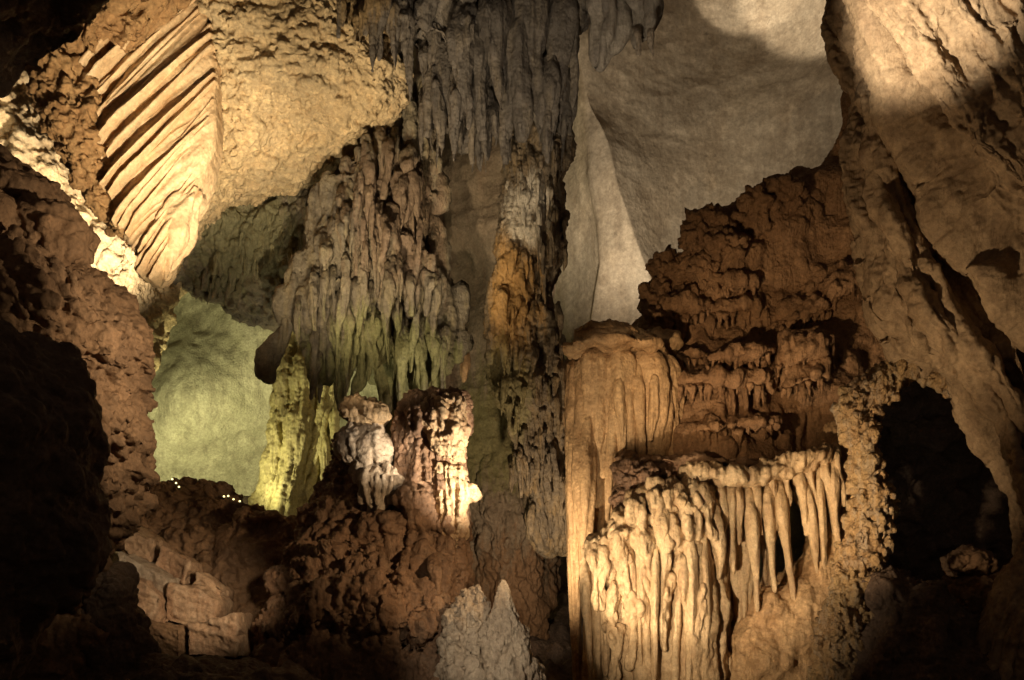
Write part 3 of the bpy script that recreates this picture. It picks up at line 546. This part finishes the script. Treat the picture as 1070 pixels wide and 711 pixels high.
for i in range(26):
    x = random.uniform(310, 455); y = random.uniform(575, 680)
    stal('drip_lobe', x, y-10, y+random.uniform(22, 50), random.uniform(7, 14), 10.32-(y-575)*.002, M['totemdk'], mo, amp=.18, tip=.3, zs=.08, pw=.6)
tag(o, 'rusty brown stepped mound of flowstone at the foot of the two stalagmites', 'flowstone mound')
sg = thing('stalagmite', 'small pointed grey white stalagmite at the bottom centre', 'stalagmite', 525, 711, 9.6)
body('stalagmite_body', [(524, 528, 606, 9.6, .02), (520, 532, 614, 9.6, .05), (517, 536, 628, 9.6, .08), (513, 543, 644, 9.6, .11), (508, 552, 664, 9.6, .14), (505, 560, 690, 9.6, .18), (502, 568, 720, 9.6, .2), (498, 575, 770, 9.6, .2)], M['white'], sg, res=.85, cap=.03, disp=[lambda P, Q: .05*(.5-cells(V(P, 1, 1, .6), 11, 3))*np.clip(Q[:, 2]*2.2, .12, 1), lambda P, Q: .05*bil(V(P, 1, 1, .3), 8, 3, 2)*np.clip(Q[:, 2]*2., .1, 1), rough(.008, 26)])
sg = thing('stalagmite', 'low lumpy grey stalagmite beside the small pointed one at the bottom centre', 'stalagmite', 495, 711, 9.8)
body('stalagmite_body', [(487, 500, 616, 9.9, .06), (478, 508, 626, 9.9, .14), (470, 516, 648, 9.8, .2), (462, 520, 680, 9.8, .25), (456, 520, 720, 9.8, .3), (450, 520, 770, 9.8, .3)], M['white'], sg, res=.9, disp=[rough(.05, 3), knob(.09, 8, 5), lump(.08, 6, 3, 2, .35), rough(.012, 26)])

# ledge and rubble, lower left
o, _ = body('rock_ledge', [(150, 200, 502, 13.0, .15), (138, 240, 515, 12.9, .3), (134, 275, 532, 12.8, .4), (134, 300, 552, 12.7, .6), (140, 330, 590, 12.7, .9), (140, 350, 650, 12.4, .9), (140, 350, 760, 12.1, .9)], M['boulder'], res=1.25,
            disp=[rough(.15, 1), lambda P, Q: .14*bil(V(P, 1, 1, 1.9), 1.5, 3, 4), lump(.05, 5, 3), rough(.02, 12)])
tag(o, 'dark blocky ledge with tiny lights on its crest in front of the green wall', 'rock ledge')
o, _ = body('boulder', [(255, 300, 535, 12, .3), (240, 330, 552, 12.2, .5), (228, 345, 580, 12.1, .6), (220, 345, 620, 12, .6), (215, 340, 680, 11.5, .6), (205, 340, 760, 11.4, .5)], M['brown'], res=1.3, disp=[rough(.14, 1), lump(.12, 1.8, 4, 3, .7), rough(.02, 12)])
tag(o, 'dim smooth sided boulder between the lit rubble slabs and the stalagmite mound', 'boulder')
def slab(label, pts, D, T, mat, seed):
    random.seed(seed)
    o, _ = body('rubble_slab', [(*a, *b, D+random.uniform(-.05, .05), T) for a, b in pts], mat, res=.9, p='box', cap=.012, back=1, disp=[rough(.035, 2.5, 2, seed), lambda P, Q: .025*bil(V(P@np.array([[.94, 0, .34], [0, 1, 0], [-.34, 0, .94]]), .8, 1, 3.5), 2.6, 3, seed), rough(.012, 16, 3)])
    tag(o, label, 'rock slab', 'rubble slabs lying in front of the ledge')
slab('orange brown rubble slab, the topmost of the lit pile at the lower left', [((133, 546), (130, 572)), ((152, 556), (148, 584)), ((172, 566), (168, 592))], 11.1, .3, M['slab'], 1)
slab('reddish rubble slab just right of the topmost one in the lit pile', [((176, 570), (170, 596)), ((192, 580), (186, 606)), ((206, 590), (200, 612))], 11.0, .25, M['slab'], 2)
slab('long pale topped rubble slab crossing below the topmost one in the lit pile', [((134, 578), (136, 596)), ((160, 590), (158, 606)), ((190, 606), (184, 624))], 10.75, .3, M['white'], 3)
slab('chunky reddish rubble slab in the middle of the lit pile', [((137, 600), (140, 634)), ((160, 608), (160, 640)), ((180, 622), (178, 652))], 10.6, .35, M['slab'], 4)
slab('broad brown rubble slab right of the middle of the lit pile', [((184, 610), (180, 650)), ((212, 614), (208, 656)), ((236, 628), (232, 660))], 10.65, .3, M['slab'], 5)
slab('square ended rubble slab with a pale top at the right end of the lit pile', [((206, 650), (206, 684)), ((232, 648), (232, 686)), ((257, 640), (257, 686))], 10.3, .35, M['slab'], 6)
slab('small tilted block at the upper right edge of the lit rubble pile', [((210, 598), (206, 618)), ((224, 606), (220, 622)), ((240, 618), (236, 632))], 10.9, .2, M['slab'], 7)
slab('dark rubble slab at the bottom of the pile beside the square ended one', [((140, 640), (142, 672)), ((168, 648), (168, 680)), ((200, 656), (200, 690))], 10.3, .35, M['boulder'], 8)
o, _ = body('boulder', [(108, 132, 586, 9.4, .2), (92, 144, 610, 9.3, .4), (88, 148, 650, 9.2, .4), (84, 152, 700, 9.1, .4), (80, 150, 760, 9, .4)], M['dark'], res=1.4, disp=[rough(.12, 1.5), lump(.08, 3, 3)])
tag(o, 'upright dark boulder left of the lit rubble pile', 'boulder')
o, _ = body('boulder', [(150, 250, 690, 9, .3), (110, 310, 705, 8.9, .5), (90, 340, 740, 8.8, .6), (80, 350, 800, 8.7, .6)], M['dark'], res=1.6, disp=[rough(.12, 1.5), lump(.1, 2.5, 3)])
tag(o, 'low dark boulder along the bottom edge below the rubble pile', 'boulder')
o, _ = body('boulder', [(40, 80, 600, 9.2, .2), (20, 112, 620, 9.2, .3), (0, 120, 650, 9.1, .4), (-20, 120, 700, 9, .4), (-30, 120, 760, 9, .4)], M['brown'], res=1.4, disp=[rough(.14, 1.5), lambda P, Q: .12*bil(V(P, 1, 1, 2), 2, 3, 4), rough(.02, 12)])
tag(o, 'layered brown rock under the big boulder in the lower left shade', 'rock')

# tiny lamps on the ledge crest
em = bpy.data.materials.new('lamp_glow'); em.use_nodes = True
pb = em.node_tree.nodes['Principled BSDF']; pb.inputs['Emission Color'].default_value = (1, .85, .35, 1); pb.inputs['Emission Strength'].default_value = 3
pb.inputs['Base Color'].default_value = (.8, .7, .3, 1)
ho = bpy.data.materials.new('lamp_housing'); ho.use_nodes = True; ho.node_tree.nodes['Principled BSDF'].inputs['Base Color'].default_value = (.06, .05, .04, 1)
def ball(name, c, r, mat, parent, sq=1.):
    th = np.linspace(0, np.pi, 10); ph = np.linspace(0, 2*np.pi, 14, endpoint=False)
    X = np.stack([r*np.sin(th)[:, None]*np.cos(ph), r*np.sin(th)[:, None]*np.sin(ph), -r*sq*np.cos(th)[:, None]+0*ph], -1)+c
    return link(name, X[:, ::-1], True, mat, parent)
labs = ['tiny yellow lamp highest on the left hump of the ledge', 'tiny yellow lamp second down the left hump of the ledge', 'tiny yellow lamp lowest on the left hump of the ledge',
        'tiny yellow lamp just right of the pointed rock on the ledge', 'tiny yellow lamp, second right of the pointed rock on the ledge', 'tiny yellow lamp, third right of the pointed rock on the ledge', 'tiny yellow lamp on the ledge nearest the yellow green column']
for (x, y), lb in zip([(180, 501), (184, 505), (187, 509), (234, 519), (238.5, 518.5), (244, 522), (250.5, 524)], labs):
    t = thing('lamp', lb, 'lamp', x, y+2, 12.45, 'tiny lamps along the ledge crest')
    ball('bulb', at(x, y, 12.45), .011, em, t); ball('lamp_base', at(x, y+1.8, 12.45), .02, ho, t, .6)

for o in bpy.data.objects:
    if '_w' in o: del o['_w']

# ------------------------------------------------------------------ light
def spot(px, py, D, tx, ty, tD, power, col, size=60, blend=.5, rad=.05):
    l = bpy.data.lights.new('spot', 'SPOT'); l.energy = power; l.color = col; l.spot_size = R(size); l.spot_blend = blend; l.shadow_soft_size = rad
    o = bpy.data.objects.new('cave_spotlight', l); COL.objects.link(o)
    from mathutils import Vector
    a = Vector(at(px, py, D)); b = Vector(at(tx, ty, tD)); o.location = a
    o.rotation_euler = (b-a).to_track_quat('-Z', 'Y').to_euler()
    return o
W1 = (1, .80, .55); W2 = (1, .83, .57); WG = (.88, .92, .38); WN = (1, .87, .68)
spot(560, 640, 10.15, 705, 575, 11.5, 230, W1, 60, .5, .04)
spot(590, 700, 8.5, 755, 575, 11.6, 620, W1, 62, 1, .05)       # golden curtain, raking from the left
spot(568, 545, 10.05, 464, 480, 11, 470, WN, 60, 1, .03)       # right side of the stalagmite
spot(480, 470, 9.6, 393, 478, 11, 150, WN, 30, 1, .03)        # shorter stalagmite
spot(225, 360, 8.8, 158, 140, 11.8, 1500, W2, 46, 1)          # drapery
spot(350, 480, 9, 300, 110, 12.6, 1050, W2, 60, 1)            # cream bulge
spot(165, 545, 15.0, 195, 330, 19, 1650, (.98, .94, .50), 130, 1)          # back wall
spot(225, 530, 13.5, 310, 450, 14.4, 170, (1, .93, .6), 100, 1)          # column
spot(112, 335, 12.2, 30, 140, 14, 900, WN, 90, 1)             # far left wall
spot(300, 430, 8.6, 440, 220, 12.6, 640, W2, 56, 1, .06)      # central masses
spot(470, 440, 9, 492, 210, 15.2, 700, W2, 22, 1)      # recess behind the pillar
spot(630, 356, 14.0, 650, 120, 16.5, 680, WN, 96, 1)         # smooth ceiling
spot(560, 380, 8, 835, -25, 16, 8500, WN, 12.5, .3)
spot(640, 380, 8, 775, -10, 16, 5200, WN, 9, .15)              # ceiling, top right patch
spot(660, 330, 7, 1010, -60, 9.6, 2500, WN, 24, .8)
spot(700, 300, 7.2, 930, 40, 9.6, 700, WN, 18, 1)               # top right rib
spot(700, 600, 8.8, 895, 520, 11, 560, (1, .74, .45), 40, 1)            # arch
spot(780, 610, 8.9, 985, 260, 10.3, 270, (1, .74, .45), 60, 1)             # ribs
spot(600, 470, 8.5, 780, 350, 13, 600, (1, .72, .42), 40, 1)               # recess
spot(560, 330, 8, 650, 410, 12.5, 380, W1, 20, .7)            # pillar
spot(420, 330, 6.5, 90, 360, 8, 330, (1, .80, .54), 70, 1)               # boulder
spot(330, 560, 8, 200, 620, 10.6, 330, W1, 34, 1)             # rubble
spot(640, 500, 8.3, 395, 600, 10.8, 260, (1, .72, .42), 50, 1, .05)        # mound
spot(450, 600, 7.8, 522, 660, 9.6, 100, WN, 60, 1, .03)        # small stalagmites
spot(555, 620, 11.2, 545, 470, 14.6, 300, W1, 110, 1)         # wall behind, centre
spot(520, 380, 8, 560, 20, 12.2, 560, WN, 40, 1)              # stalactites at the top
spot(945, 540, 13.0, 960, 450, 15, 5, WN, 120, 1)              # inside the opening
w = bpy.data.worlds.new('World'); S.world = w; w.use_nodes = True
w.node_tree.nodes['Background'].inputs[0].default_value = (1, .72, .5, 1); w.node_tree.nodes['Background'].inputs[1].default_value = .042

cam = bpy.data.cameras.new('camera'); co = bpy.data.objects.new('camera', cam); COL.objects.link(co)
cam.sensor_width = 36; cam.lens = 36*F/1070; cam.shift_y = (HY-355.5)/1070; cam.clip_end = 200
co.location = (0, 0, CH); co.rotation_euler = (R(90), 0, 0)
S.camera = co
S.view_settings.view_transform = 'Standard'; S.view_settings.look = 'None'; S.view_settings.exposure = 0; S.view_settings.gamma = 1
